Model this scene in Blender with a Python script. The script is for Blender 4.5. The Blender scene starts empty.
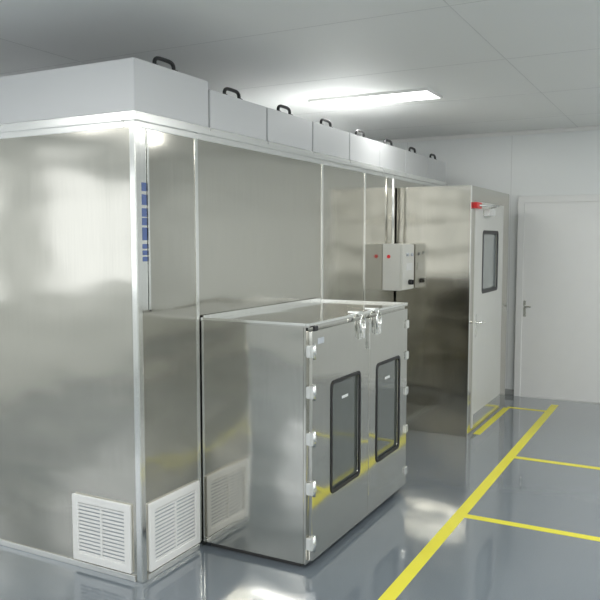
import bpy, bmesh, math
from mathutils import Vector, Matrix
S=bpy.context.scene
try:
    S.view_settings.view_transform='Standard'
except Exception: pass

# ---------------- materials ----------------
def mat(name,col,rough=0.5,metal=0.0,emis=None,es=0,noise=0.0,scale=8,coat=0,bump=0.0):
    m=bpy.data.materials.new(name); m.use_nodes=True
    nt=m.node_tree; b=nt.nodes['Principled BSDF']
    b.inputs['Base Color'].default_value=(*col,1)
    b.inputs['Roughness'].default_value=rough
    b.inputs['Metallic'].default_value=metal
    b.inputs['Coat Weight'].default_value=coat
    b.inputs['Coat Roughness'].default_value=0.08
    if emis:
        b.inputs['Emission Color'].default_value=(*emis,1); b.inputs['Emission Strength'].default_value=es
    tc=nt.nodes.new('ShaderNodeTexCoord')
    n=nt.nodes.new('ShaderNodeTexNoise'); n.inputs['Scale'].default_value=scale; n.inputs['Detail'].default_value=4
    nt.links.new(tc.outputs['Object'],n.inputs['Vector'])
    if noise>0:
        r=nt.nodes.new('ShaderNodeMix'); r.data_type='RGBA'
        r.inputs['A'].default_value=(*[max(0,c*(1-noise)) for c in col],1)
        r.inputs['B'].default_value=(*[min(1,c*(1+noise)) for c in col],1)
        nt.links.new(n.outputs['Fac'],r.inputs['Factor']); nt.links.new(r.outputs['Result'],b.inputs['Base Color'])
    if bump>0:
        bp=nt.nodes.new('ShaderNodeBump'); bp.inputs['Strength'].default_value=bump; bp.inputs['Distance'].default_value=0.01
        nt.links.new(n.outputs['Fac'],bp.inputs['Height']); nt.links.new(bp.outputs['Normal'],b.inputs['Normal'])
    return m

def steel(name,col,r0=0.10,r1=0.18,wave=0.32,grain=(60,60,1.2)):
    m=bpy.data.materials.new(name); m.use_nodes=True
    nt=m.node_tree; L=nt.links; b=nt.nodes['Principled BSDF']
    b.inputs['Metallic'].default_value=1.0
    tc=nt.nodes.new('ShaderNodeTexCoord')
    mp=nt.nodes.new('ShaderNodeMapping'); mp.inputs['Scale'].default_value=grain
    L.new(tc.outputs['Object'],mp.inputs['Vector'])
    n=nt.nodes.new('ShaderNodeTexNoise'); n.inputs['Scale'].default_value=2.5; n.inputs['Detail'].default_value=5
    L.new(mp.outputs[0],n.inputs['Vector'])
    big=nt.nodes.new('ShaderNodeTexNoise'); big.inputs['Scale'].default_value=1.5; big.inputs['Detail'].default_value=1
    mp2=nt.nodes.new('ShaderNodeMapping'); mp2.inputs['Scale'].default_value=(1,1,2.2)
    L.new(tc.outputs['Object'],mp2.inputs['Vector']); L.new(mp2.outputs[0],big.inputs['Vector'])
    mx=nt.nodes.new('ShaderNodeMix'); mx.data_type='RGBA'
    mx.inputs['A'].default_value=(*[c*0.92 for c in col],1); mx.inputs['B'].default_value=(*[min(1,c*1.08) for c in col],1)
    L.new(n.outputs['Fac'],mx.inputs['Factor']); L.new(mx.outputs['Result'],b.inputs['Base Color'])
    mr=nt.nodes.new('ShaderNodeMapRange'); mr.inputs['To Min'].default_value=r0; mr.inputs['To Max'].default_value=r1
    L.new(n.outputs['Fac'],mr.inputs['Value']); L.new(mr.outputs['Result'],b.inputs['Roughness'])
    bp=nt.nodes.new('ShaderNodeBump'); bp.inputs['Strength'].default_value=wave; bp.inputs['Distance'].default_value=0.04
    L.new(big.outputs['Fac'],bp.inputs['Height'])
    L.new(bp.outputs['Normal'],b.inputs['Normal'])
    return m

M_ST=steel('brushed_steel',(0.57,0.555,0.50))
M_ST2=steel('brushed_steel_cabinet',(0.60,0.59,0.545),0.07,0.12,wave=0.22)
M_TOP=steel('cabinet_top_steel',(0.62,0.61,0.575),0.07,0.12,wave=0.25)
M_POL=steel('polished_trim',(0.90,0.90,0.87),0.10,0.2,wave=0.05)
M_GAL=mat('painted_sheet_metal',(0.62,0.63,0.635),0.42,0.25,noise=0.04,scale=2)
M_ALU=mat('aluminium_rail',(0.80,0.81,0.79),0.25,0.7,noise=0.05)
M_WHT=mat('white_powder_coat',(0.82,0.82,0.80),0.4,noise=0.02)
M_WALL=mat('cleanroom_wall_paint',(0.82,0.84,0.83),0.35,noise=0.02,scale=2)
M_CEIL=mat('ceiling_panel_paint',(0.87,0.88,0.865),0.5,noise=0.02,scale=0.8)
M_SEAM=mat('seam_sealant',(0.70,0.71,0.70),0.6,noise=0.05)
M_BLK=mat('black_rubber',(0.012,0.012,0.013),0.4,noise=0.2)
M_DRK=mat('dark_recess',(0.05,0.05,0.05),0.7,noise=0.2)
M_YEL=mat('yellow_floor_tape',(0.76,0.70,0.05),0.35,noise=0.06,scale=5)
M_RED=mat('red_plastic',(0.75,0.03,0.03),0.35,noise=0.05)
M_BLUE=mat('blue_marking',(0.09,0.14,0.32),0.35,noise=0.1)
M_LAMP=mat('lamp_diffuser',(0.9,0.9,0.9),0.4,emis=(1,1,0.98),es=4)
M_WIN=mat('tinted_window_glass',(0.09,0.10,0.09),0.05,noise=0.1,coat=0.6)
M_DWIN=mat('door_window_glass',(0.25,0.28,0.27),0.08,noise=0.1,coat=0.5)
M_DOOR=mat('door_enamel',(0.62,0.62,0.58),0.35,noise=0.03)
M_LAB=mat('label_grey',(0.45,0.48,0.52),0.5,noise=0.1)

# floor
M_FLR=bpy.data.materials.new('epoxy_floor'); M_FLR.use_nodes=True
nt=M_FLR.node_tree; b=nt.nodes['Principled BSDF']; L=nt.links
tc=nt.nodes.new('ShaderNodeTexCoord')
n=nt.nodes.new('ShaderNodeTexNoise'); n.inputs['Scale'].default_value=1.1; n.inputs['Detail'].default_value=5
f=nt.nodes.new('ShaderNodeTexNoise'); f.inputs['Scale'].default_value=160; f.inputs['Detail'].default_value=2
L.new(tc.outputs['Object'],n.inputs['Vector']); L.new(tc.outputs['Object'],f.inputs['Vector'])
cr=nt.nodes.new('ShaderNodeMix'); cr.data_type='RGBA'
cr.inputs['A'].default_value=(0.165,0.195,0.225,1); cr.inputs['B'].default_value=(0.205,0.24,0.27,1)
L.new(n.outputs['Fac'],cr.inputs['Factor'])
c2=nt.nodes.new('ShaderNodeMix'); c2.data_type='RGBA'; c2.blend_type='MULTIPLY'; c2.inputs['Factor'].default_value=0.25
L.new(cr.outputs['Result'],c2.inputs['A']); L.new(f.outputs['Fac'],c2.inputs['B']); L.new(c2.outputs['Result'],b.inputs['Base Color'])
b.inputs['Roughness'].default_value=0.13
b.inputs['Coat Weight'].default_value=1.0; b.inputs['Coat Roughness'].default_value=0.05; b.inputs['Coat IOR'].default_value=1.55
bp=nt.nodes.new('ShaderNodeBump'); bp.inputs['Strength'].default_value=0.08; bp.inputs['Distance'].default_value=0.01
L.new(n.outputs['Fac'],bp.inputs['Height']); L.new(bp.outputs['Normal'],b.inputs['Normal'])

# ---------------- helpers ----------------
def link(o,parent=None):
    S.collection.objects.link(o)
    if parent is not None:
        o.parent=parent
        o.location=Vector(o.location)-parent.location
    return o
def empty(name,loc):
    e=bpy.data.objects.new(name,None); e.location=loc; e.empty_display_size=0.1
    S.collection.objects.link(e); return e
def boxes(name,lst,mat_,parent=None,bev=0.0,seg=2):
    """lst of (lo,hi) joined in one mesh; origin at the overall centre"""
    bm=bmesh.new()
    lo=Vector([min(a[0][i] for a in lst) for i in range(3)]); hi=Vector([max(a[1][i] for a in lst) for i in range(3)])
    c=(lo+hi)/2
    for a,d in lst:
        a=Vector(a);d=Vector(d)
        r=bmesh.ops.create_cube(bm,size=1)
        bmesh.ops.scale(bm,vec=(d-a),verts=r['verts'])
        bmesh.ops.translate(bm,vec=(a+d)/2-c,verts=r['verts'])
    if bev>0: bmesh.ops.bevel(bm,geom=bm.edges[:],offset=bev,segments=seg,affect='EDGES')
    me=bpy.data.meshes.new(name); bm.to_mesh(me); bm.free(); me.materials.append(mat_)
    o=bpy.data.objects.new(name,me); o.location=c
    return link(o,parent)
def box(name,lo,hi,m,parent=None,bev=0.0): return boxes(name,[(lo,hi)],m,parent,bev)
def cyl(name,p0,p1,r,m,parent=None,seg=24,bev=0):
    p0=Vector(p0);p1=Vector(p1);d=p1-p0
    bm=bmesh.new(); bmesh.ops.create_cone(bm,cap_ends=True,segments=seg,radius1=r,radius2=r,depth=d.length)
    if bev: bmesh.ops.bevel(bm,geom=[e for e in bm.edges if e.calc_face_angle(0)>1],offset=bev,segments=2,affect='EDGES')
    bmesh.ops.rotate(bm,cent=(0,0,0),matrix=d.to_track_quat('Z','Y').to_matrix(),verts=bm.verts)
    for fc in bm.faces: fc.smooth=len(fc.verts)==4
    me=bpy.data.meshes.new(name); bm.to_mesh(me); bm.free(); me.materials.append(m)
    o=bpy.data.objects.new(name,me); o.location=(p0+p1)/2
    return link(o,parent)
def tube(name,pts,r,m,parent=None,cyclic=False):
    cu=bpy.data.curves.new(name,'CURVE'); cu.dimensions='3D'; cu.bevel_depth=r; cu.bevel_resolution=4; cu.use_fill_caps=True
    c=sum((Vector(p) for p in pts),Vector())/len(pts)
    sp=cu.splines.new('POLY'); sp.points.add(len(pts)-1); sp.use_cyclic_u=cyclic
    for i,p in enumerate(pts): sp.points[i].co=(*(Vector(p)-c),1)
    t=bpy.data.objects.new(name,cu); S.collection.objects.link(t)
    me=bpy.data.meshes.new_from_object(t.evaluated_get(bpy.context.evaluated_depsgraph_get()))
    bpy.data.objects.remove(t); me.materials.clear(); me.materials.append(m)
    for p in me.polygons: p.use_smooth=True
    o=bpy.data.objects.new(name,me); o.location=c
    return link(o,parent)
def rrect(a0,b0,a1,b1,r,n=6):
    if r<=0: return [(a0,b0),(a1,b0),(a1,b1),(a0,b1)]
    P=[]
    for cx,cy,s in ((a1-r,b0+r,-90),(a1-r,b1-r,0),(a0+r,b1-r,90),(a0+r,b0+r,180)):
        for i in range(n+1):
            t=math.radians(s+90*i/n); P.append((cx+r*math.cos(t),cy+r*math.sin(t)))
    return P
def plate(name,loops,axis,pos,th,m,parent=None,bev=0.0):
    """flat plate with holes. axis 'X': plane (Y,Z) facing +X from pos to pos+th ; '-Y': plane (X,Z) facing -Y ; 'Z': plane XY upwards"""
    cu=bpy.data.curves.new(name,'CURVE'); cu.dimensions='2D'; cu.fill_mode='BOTH'
    cu.extrude=th/2-bev; cu.bevel_depth=bev; cu.bevel_resolution=1
    xs=[p[0] for p in loops[0]]; ys=[p[1] for p in loops[0]]
    ca=(min(xs)+max(xs))/2; cb=(min(ys)+max(ys))/2
    for lp in loops:
        sp=cu.splines.new('POLY'); sp.points.add(len(lp)-1); sp.use_cyclic_u=True
        for i,p in enumerate(lp): sp.points[i].co=(p[0]-ca,p[1]-cb,0,1)
    t=bpy.data.objects.new(name,cu); S.collection.objects.link(t)
    me=bpy.data.meshes.new_from_object(t.evaluated_get(bpy.context.evaluated_depsgraph_get()))
    bpy.data.objects.remove(t); me.materials.clear(); me.materials.append(m)
    if axis=='X':
        R=Matrix(((0,0,1),(1,0,0),(0,1,0))).to_4x4(); c=Vector((pos+th/2,ca,cb))
    elif axis=='-Y':
        R=Matrix(((1,0,0),(0,0,-1),(0,1,0))).to_4x4(); c=Vector((ca,pos-th/2,cb))
    else:
        R=Matrix.Identity(4); c=Vector((ca,cb,pos+th/2))
    me.transform(R)
    o=bpy.data.objects.new(name,me); o.location=c
    return link(o,parent)

H=2.78
X0,X1,Y0,Y1=-6.2,2.2,-3.2,8.0
# ---------------- room shell ----------------
box('floor',(X0-.1,Y0-.1,-.1),(X1+.1,Y1+.1,0),M_FLR)
box('ceiling',(X0-.1,Y0-.1,H),(X1+.1,Y1+.1,H+.1),M_CEIL)
box('wall_back',(X0-.1,Y1,0),(X1+.1,Y1+.1,H),M_WALL)
fill_wins=[(-2.4,-0.4),(0.2,2.2),(2.8,4.8),(5.4,7.4)]  # unseen windows added to let in fill light for ceiling and steel
plate('wall_left',[rrect(Y0,0,Y1,H,0)]+[rrect(a,1.0,c,2.5,0) for a,c in fill_wins],'X',X0-.1,.1,M_WALL)
plate('wall_right',[rrect(Y0,0,Y1,H,0)]+[rrect(a,1.0,c,2.5,0) for a,c in fill_wins],'X',X1,.1,M_WALL)
front_fill_wins=[(-5.4,-3.4),(-2.8,-0.8),(-0.2,1.8)]  # front wall openings likewise added out of view as fill
plate('wall_front',[rrect(X0-.1,0,X1+.1,H,0)]+[rrect(a,1.0,c,2.5,0) for a,c in front_fill_wins],'-Y',Y0,.1,M_WALL)
k=1
for X in (X1,X0-.1):
    for a,c in fill_wins:
        e=empty('window_%d'%k,(X+.05,(a+c)/2,1.75)); k+=1
        m_=(a+c)/2
        boxes('window_frame',[((X+.02,a,1.0),(X+.08,a+.04,2.5)),((X+.02,c-.04,1.0),(X+.08,c,2.5)),((X+.02,a+.04,1.0),(X+.08,c-.04,1.04)),((X+.02,a+.04,2.46),(X+.08,c-.04,2.5)),((X+.02,m_-.02,1.04),(X+.08,m_+.02,2.46))],M_ALU,e)
for a,c in front_fill_wins:
    e=empty('window_%d'%k,((a+c)/2,Y0-.05,1.75)); k+=1
    m_=(a+c)/2
    boxes('window_frame',[((a,Y0-.08,1.0),(a+.04,Y0-.02,2.5)),((c-.04,Y0-.08,1.0),(c,Y0-.02,2.5)),((a+.04,Y0-.08,1.0),(c-.04,Y0-.02,1.04)),((a+.04,Y0-.08,2.46),(c-.04,Y0-.02,2.5)),((m_-.02,Y0-.08,1.04),(m_+.02,Y0-.02,2.46))],M_ALU,e)
# ceiling seams and back wall joints
L1=[((X0,y-.003,H-.001),(X1,y+.003,H)) for y in (-2.4,-1.2,0,1.2,2.4,3.6,4.8,6.0,7.2)]
L1+=[((x-.003,Y0,H-.001),(x+.003,Y1,H)) for x in (-4.7,-3.5,-1.1,0.1,1.3)]
boxes('trim_1',L1,M_SEAM)
boxes('trim_2',[((x-.003,Y1-.0015,0),(x+.003,Y1,H)) for x in (-5.3,-4.1,-2.9,-1.75,-0.5,0.7)],M_SEAM)
box('trim_3',(X0,Y1-.04,H-.04),(X1,Y1,H),M_WHT,bev=.012)
box('baseboard_back',(X0,Y1-.02,0),(X1,Y1,.06),M_ALU,bev=.006)

# ---------------- ceiling lights ----------------
def lamp(x0,x1,y0,y1,power):
    e=empty('ceiling_light',((x0+x1)/2,(y0+y1)/2,H-.03))
    plate('frame',[rrect(x0-.015,y0-.015,x1+.015,y1+.015,.01),rrect(x0,y0,x1,y1,.006)],'Z',H-.02,.02,M_WHT,e)
    box('diffuser',(x0,y0,H-.019),(x1,y1,H-.004),M_LAMP,e)
    ld=bpy.data.lights.new('tube_light','AREA'); ld.shape='RECTANGLE'; ld.size=x1-x0-.05; ld.size_y=y1-y0-.05
    ld.energy=power; ld.color=(1,1,0.97)
    lo=bpy.data.objects.new('tube_light',ld); lo.location=((x0+x1)/2,(y0+y1)/2,H-.022); link(lo,e)
lamp(-2.80,-1.82,5.42,5.76,17)
for x,y in ((-1.0,1.2),(-1.75,-1.0),(0.45,1.6),(0.45,3.6),(0.55,5.6),(0.35,-1.0),(-4.2,0.6),(-4.2,-1.2),(-4.4,6.6)):  # assumed lamps out of frame; last one added to even out ceiling
    lamp(x-.57,x+.57,y-.165,y+.165,21)

# ---------------- clean booth ----------------
BX=-2.30; BY=2.70; BZ=2.20; BE=7.5; BL=-5.3
bo=empty('stainless_clean_booth',(BX-1.5,(BY+BE)/2,0))
t=.04
segs=[(2.80,3.168),(3.176,4.635),(4.645,5.385),(5.395,6.8),(6.81,BE)]
plate('long_wall_panel_1',[[(2.735,.0),(3.168,.0),(3.168,1.31),(2.735,1.31)]],'X',BX-t,t,M_ST,bo)
plate('long_wall_panel_2',[[(2.785,1.314),(3.168,1.314),(3.168,BZ),(2.785,BZ)]],'X',BX-t,t,M_ST,bo)
box('polished_strip',(BX-t,2.735,1.314),(BX-.003,2.783,BZ),M_POL,bo,bev=.002)
boxes('blue_marks',[((BX-.004,2.745,z),(BX-.001,2.778,z+h_)) for z,h_ in ((1.55,.022),(1.58,.022),(1.61,.022),(1.65,.06),(1.72,.035),(1.76,.04),(1.815,.05),(1.88,.04))],M_BLUE,bo,bev=.001)  # small blue marks stacked on the polished strip
for i,(a,c) in enumerate(segs[1:]):
    box('long_wall_panel_%d'%(i+4),(BX-t,a,0),(BX,c,BZ),M_ST,bo)
for k,(a,c) in enumerate(((-3.42,BX-.035),(-4.5,-3.43),(BL,-4.51))):
    box('end_wall_panel_%d'%(k+1),(a,BY,0),(c,BY+t,BZ),M_ST,bo)
box('corner_post',(BX-.035,BY-.002,0),(BX+.002,2.735,BZ),M_POL,bo,bev=.004)
box('rear_wall',(BL-t,BY,0),(BL,BE,BZ),M_ST,bo)
box('far_end_wall',(BL,BE,0),(BX,BE+t,BZ),M_ST,bo)
for i,y in enumerate((3.172,4.64,5.39)):
    box('seam_strip_%d'%(i+1),(BX,y-.013,0),(BX+.004,y+.013,BZ),M_POL,bo,bev=.001)
box('slot_strip',(BX,2.783,1.31),(BX+.003,2.795,BZ),M_POL,bo)
box('mid_strip',(BX,2.735,1.306),(BX+.003,3.158,1.318),M_ST2,bo)
for i,x in enumerate((-3.425,-4.505)):
    box('end_seam_strip_%d'%(i+1),(x-.014,BY-.004,0),(x+.014,BY,BZ),M_POL,bo,bev=.001)
# top rail
boxes('top_rail',[((BX-.06,BY-.02,BZ),(BX+.02,BE,BZ+.022)),((BX-.06,BY-.005,BZ-.03),(BX+.006,BE,BZ-.0)),((BL,BY-.02,BZ),(BX-.06,BY+.06,BZ+.022)),((BL,BY-.006,BZ-.03),(BX-.06,BY+.02,BZ))],M_ALU,bo,bev=.003)
box('roof_panel',(BL,BY+.06,BZ),(BX-.06,BE,BZ+.02),M_WHT,bo)
boxes('base_trim',[((BX,2.74,0),(BX+.008,3.158,.028)),((BX,4.60,0),(BX+.008,6.065,.028)),((BL,BY-.008,0),(BX-.04,BY,.028))],M_ALU,bo,bev=.002)

# ---------------- fan filter units ----------------
def ffu(x1,y0,h,w=.588,d=1.14):
    z=BZ+.022
    e=empty('fan_filter_unit',(x1-d/2,y0+w/2,z))
    boxes('housing',[((x1-d,y0,z+.022),(x1,y0+w,z+h)),],M_GAL,e,bev=.003)
    boxes('base_flange',[((x1-d-.003,y0-.003,z),(x1+.006,y0+w+.003,z+.022))],M_ALU,e,bev=.002)
    box('fan_cover',(x1-d+.25,y0+.1,z+h),(x1-.25,y0+w-.1,z+h+.03),M_GAL,e,bev=.004)
    yc=y0+w/2-.03
    for xx,nm in ((x1-.035,'handle_front'),(x1-d+.035,'handle_rear')):
        pts=[]
        for i in range(13):
            a=math.pi*i/12
            pts.append((xx,yc-.075*math.copysign(abs(math.cos(a))**.5,math.cos(a)),z+h+.006+.040*max(0,math.sin(a))**.6))
        tube(nm,pts,.010,M_BLK,e)
        boxes(nm+'_feet',[((xx-.014,yc-.095,z+h),(xx+.014,yc-.06,z+h+.012)),((xx-.014,yc+.06,z+h),(xx+.014,yc+.095,z+h+.012))],M_BLK,e,bev=.003)
for i in range(8):
    ffu(BX-.002,BY+.006+.6*i,.262 if i==0 else .222)
for i in range(8):
    ffu(BX-1.17,BY+.006+.6*i,.235)

# ---------------- vent grilles ----------------
def grille(axis,pos,a0,b0,a1,b1):
    c=((pos,(a0+a1)/2,(b0+b1)/2) if axis=='X' else ((a0+a1)/2,pos,(b0+b1)/2))
    e=empty('vent_grille',c)
    def P(n,lp,off,th,m,bev=0): 
        plate(n,lp,axis,pos+off if axis=='X' else pos-off,th,m,e,bev)
    P('frame',[rrect(a0,b0,a1,b1,.004),rrect(a0+.035,b0+.035,a1-.035,b1-.035,.003)],0,.014,M_WHT,.002)
    P('duct_backing',[rrect(a0+.03,b0+.03,a1-.03,b1-.03,0)],0.0005,.002,M_LAB)
    N=14; hh=(b1-b0-.07)/N
    bm=[]
    for i in range(N):
        z=b0+.035+hh*(i+.12)
        if axis=='X': bm.append(((pos+.004,a0+.034,z),(pos+.011,a1-.034,z+hh*.58)))
        else: bm.append(((a0+.034,pos-.011,z),(a1-.034,pos-.004,z+hh*.58)))
    boxes('louvres',bm,M_WHT,e,bev=.0012)
    mid=(a0+a1)/2
    bm=[]
    for q in (mid,):
        if axis=='X': bm.append(((pos+.003,q-.005,b0+.034),(pos+.0125,q+.005,b1-.034)))
        else: bm.append(((q-.005,pos-.0125,b0+.034),(q+.005,pos-.003,b1-.034)))
    boxes('mullion',bm,M_WHT,e)
grille('X',BX,2.748,.04,3.155,.375)
grille('-Y',BY,-2.735,.04,-2.362,.375)

# ---------------- transfer cabinet ----------------
cx0,cx1,cy0,cy1,cz=-2.292,-1.68,3.19,4.58,1.225
cb=empty('pass_through_cabinet',((cx0+cx1)/2,(cy0+cy1)/2,0))
boxes('carcass',[((cx0,cy0,.03),(cx1,cy1,cz))],M_ST2,cb,bev=.003)
boxes('plinth',[((cx0+.03,cy0+.03,0),(cx1-.03,cy1-.03,.03))],M_DRK,cb)
box('top_sheet',(cx0,cy0-.004,cz),(cx1+.032,cy1+.004,cz+.008),M_TOP,cb,bev=.002)
boxes('top_lip',[((cx1+.014,cy0-.004,cz+.008),(cx1+.032,cy1+.004,cz+.02)),((cx0,cy0-.004,cz+.008),(cx1+.014,cy0+.012,cz+.02)),((cx0,cy1-.012,cz+.008),(cx1+.014,cy1+.004,cz+.02)),((cx0,cy0+.012,cz+.008),(cx0+.02,cy1-.012,cz+.03))],M_POL,cb,bev=.002)
boxes('front_frame',[((cx1,cy0,.03),(cx1+.012,cy0+.035,cz)),((cx1,cy1-.03,.03),(cx1+.012,cy1,cz)),((cx1,cy0+.035,cz-.03),(cx1+.012,cy1-.03,cz)),((cx1,cy0+.035,.03),(cx1+.012,cy1-.03,.05))],M_ST2,cb,bev=.001)
box('door_gasket',(cx1,cy0+.035,.05),(cx1+.006,cy1-.03,cz-.03),M_BLK,cb)
def cdoor(nm,a0,a1,w0,w1):
    plate(nm,[rrect(a0,.045,a1,cz-.02,.004),rrect(w0,.33,w1,.915,.03)],'X',cx1+.006,.03,M_ST2,cb,.002)
    plate(nm+'_window_gasket',[rrect(w0-.006,.324,w1+.006,.921,.034),rrect(w0+.008,.338,w1-.008,.907,.022)],'X',cx1+.030,.011,M_BLK,cb,.003)
    plate(nm+'_window',[rrect(w0+.002,.332,w1-.002,.913,.028)],'X',cx1+.018,.006,M_WIN,cb)
    plate(nm+'_label',[rrect((w0+w1)/2-.03,.80,(w0+w1)/2+.05,.815,.002)],'X',cx1+.024,.001,M_SEAM,cb)
cdoor('door_near',cy0+.022,3.925,3.43,3.80)
cdoor('door_far',3.935,cy1-.012,4.05,4.43)
for i,z in enumerate((1.107,.904,.67,.418,.137)):
    boxes('hinge_near_%d'%(i+1),[((cx1+.036,cy0+.004,z-.034),(cx1+.046,cy0+.022,z+.034)),((cx1+.036,cy0+.026,z-.022),(cx1+.044,cy0+.056,z+.022)),((cx1+.012,cy0+.0,z-.03),(cx1+.038,cy0+.02,z+.03))],M_ALU,cb,bev=.003)
    cyl('hinge_near_pin_%d'%(i+1),(cx1+.046,cy0+.024,z-.04),(cx1+.046,cy0+.024,z+.04),.008,M_POL,cb)
    boxes('hinge_far_%d'%(i+1),[((cx1+.036,cy1-.05,z-.026),(cx1+.046,cy1-.002,z+.026))],M_POL,cb,bev=.003)
# toggle latches at the top centre
for k,yc in enumerate((3.80,4.04)):
    boxes('latch_base_%d'%(k+1),[((cx1+.036,yc-.03,1.10),(cx1+.044,yc+.03,1.19))],M_POL,cb,bev=.002)
    tube('latch_loop_%d'%(k+1),[(cx1+.05,yc+.034*math.cos(a),1.185+.05*math.sin(a)) for a in [math.pi*2*j/20 for j in range(20)]],.006,M_POL,cb,True)
    boxes('latch_lever_%d'%(k+1),[((cx1+.044,yc-.014,1.105),(cx1+.062,yc+.014,1.165))],M_ALU,cb,bev=.004)
    boxes('latch_keeper_%d'%(k+1),[((cx1-.03,yc-.028,cz+.02),(cx1+.04,yc+.028,cz+.03))],M_POL,cb,bev=.003)
box('pull_bar',(cx1+.036,3.90,1.03),(cx1+.05,3.915,1.19),M_POL,cb,bev=.003)
box('lock_block',(cx1+.034,cy0+.03,cz-.02),(cx1+.046,cy0+.07,cz+.004),M_BLK,cb,bev=.002)
box('rating_label',(cx1+.036,cy0+.08,1.135),(cx1+.0375,cy0+.15,1.165),M_LAB,cb)

# ---------------- air shower / airlock ----------------
ax0,ax1,ay0,ay1,az=-2.29,-1.65,6.07,7.48,2.10
al=empty('airlock_cubicle',((ax0+ax1)/2,(ay0+ay1)/2,0))
box('near_panel',(ax0,ay0,0),(ax1,ay0+.03,az),M_ST,al,bev=.002)
box('far_panel',(ax0,ay1-.03,0),(ax1,ay1,az),M_ST,al,bev=.002)
box('roof',(ax0,ay0+.03,az-.03),(ax1,ay1-.03,az),M_ST,al)
plate('door_surround',[rrect(ay0+.03,0.0,ay1-.03,az-.03,0),rrect(6.2,.04,7.22,1.98,.0)],'X',ax1-.03,.03,M_ST,al)
box('corner_edge',(ax1-.001,ay0-.002,0),(ax1+.004,ay0+.03,az),M_POL,al,bev=.001)
dr='airlock_door'
plate(dr,[rrect(6.205,.045,7.215,1.975,.003),rrect(6.46,1.2,7.0,1.72,.03)],'X',ax1-.022,.03,M_DOOR,al,.002)
plate(dr+'_window_gasket',[rrect(6.445,1.185,7.015,1.735,.04),rrect(6.475,1.215,6.985,1.705,.025)],'X',ax1+.006,.006,M_BLK,al,.001)
plate(dr+'_window',[rrect(6.461,1.201,6.999,1.719,.03)],'X',ax1-.012,.006,M_DWIN,al)
box('door_closer_body',(ax1+.008,6.45,1.86),(ax1+.06,6.68,1.92),M_ALU,al,bev=.006)
tube('door_closer_arm',[(ax1+.045,6.5,1.925),(ax1+.16,6.35,1.935),(ax1+.03,6.22,1.94)],.009,M_POL,al)
box('warning_plate',(ax1,6.14,1.915),(ax1+.035,6.30,1.965),M_RED,al,bev=.004)
boxes('door_handle_plate',[((ax1+.008,6.24,.82),(ax1+.014,6.29,1.02))],M_POL,al,bev=.002)
tube('door_handle',[(ax1+.012,6.265,.95),(ax1+.055,6.265,.95),(ax1+.058,6.28,.95),(ax1+.058,6.38,.95)],.01,M_POL,al)
box('kick_strip',(ax1+.008,6.22,.05),(ax1+.011,7.2,.16),M_POL,al)

# ---------------- control box ----------------
kb=empty('control_box',(-2.2,5.92,1.43))
box('enclosure',(BX,5.77,1.235),(-2.145,6.06,1.62),M_DOOR,kb,bev=.004)
box('enclosure_door',(-2.145,5.775,1.24),(-2.125,6.055,1.615),M_DOOR,kb,bev=.004)
cyl('rotary_knob',(-2.125,5.93,1.30),(-2.095,5.93,1.30),.022,M_BLK,kb,bev=.003)
box('knob_grip',(-2.095,5.924,1.28),(-2.083,5.936,1.32),M_BLK,kb,bev=.002)
cyl('indicator_1',(-2.125,5.87,1.53),(-2.108,5.87,1.53),.013,M_LAB,kb)
cyl('indicator_2',(-2.125,5.98,1.53),(-2.108,5.98,1.53),.013,M_LAB,kb)
box('display',(-2.125,5.87,1.40),(-2.121,6.0,1.46),M_SEAM,kb)
cyl('red_indicator',(-2.245,5.77,1.515),(-2.245,5.766,1.515),.015,M_RED,kb)
cyl('cable_conduit',(BX+.03,5.92,1.62),(BX+.03,5.92,BZ-.03),.011,M_ALU,kb)

# ---------------- floor markings ----------------
def tape(a,c): box('floor_marking_line',(a[0],a[1],0),(c[0],c[1],.0012),M_YEL)
tape((-1.235,-2.5),(-1.165,7.7))
tape((-1.165,4.27),(1.2,4.33))
tape((-1.165,5.64),(1.2,5.70))
tape((-1.60,7.34),(-1.235,7.40))
tape((-1.63,6.2),(-1.57,7.34))

# ---------------- back wall door ----------------
d=empty('door_1',(-1.1,Y1,0))
plate('frame',[[(-1.66,.0),(-.62,0),(-.62,2.10),(-1.66,2.10)],[(-1.60,.0+.001),(-.68,.001),(-.68,2.04),(-1.60,2.04)]],'-Y',Y1,.05,M_WHT,d,.003)
plate('leaf',[rrect(-1.595,.01,-.685,2.035,.002)],'-Y',Y1-.003,.035,M_WHT,d,.002)
box('handle_plate',(-1.585,Y1-.045,.85),(-1.555,Y1-.038,1.02),M_POL,d,bev=.002)
tube('handle_lever',[(-1.57,Y1-.04,.96),(-1.57,Y1-.09,.96),(-1.56,Y1-.093,.96),(-1.50,Y1-.093,.96)],.01,M_POL,d)

# ---------------- world, camera ----------------
w=bpy.data.worlds.new('world'); S.world=w; w.use_nodes=True
w.node_tree.nodes['Background'].inputs[0].default_value=(0.93,0.97,1,1); w.node_tree.nodes['Background'].inputs[1].default_value=1.75
cd=bpy.data.cameras.new('camera'); cam=bpy.data.objects.new('camera',cd); S.collection.objects.link(cam)
cd.sensor_width=36; cd.lens=743/600*36; cd.clip_start=.02
cam.location=(0,0,1.65); cam.rotation_euler=(math.radians(90-4.6),0,math.radians(28.06))
S.camera=cam
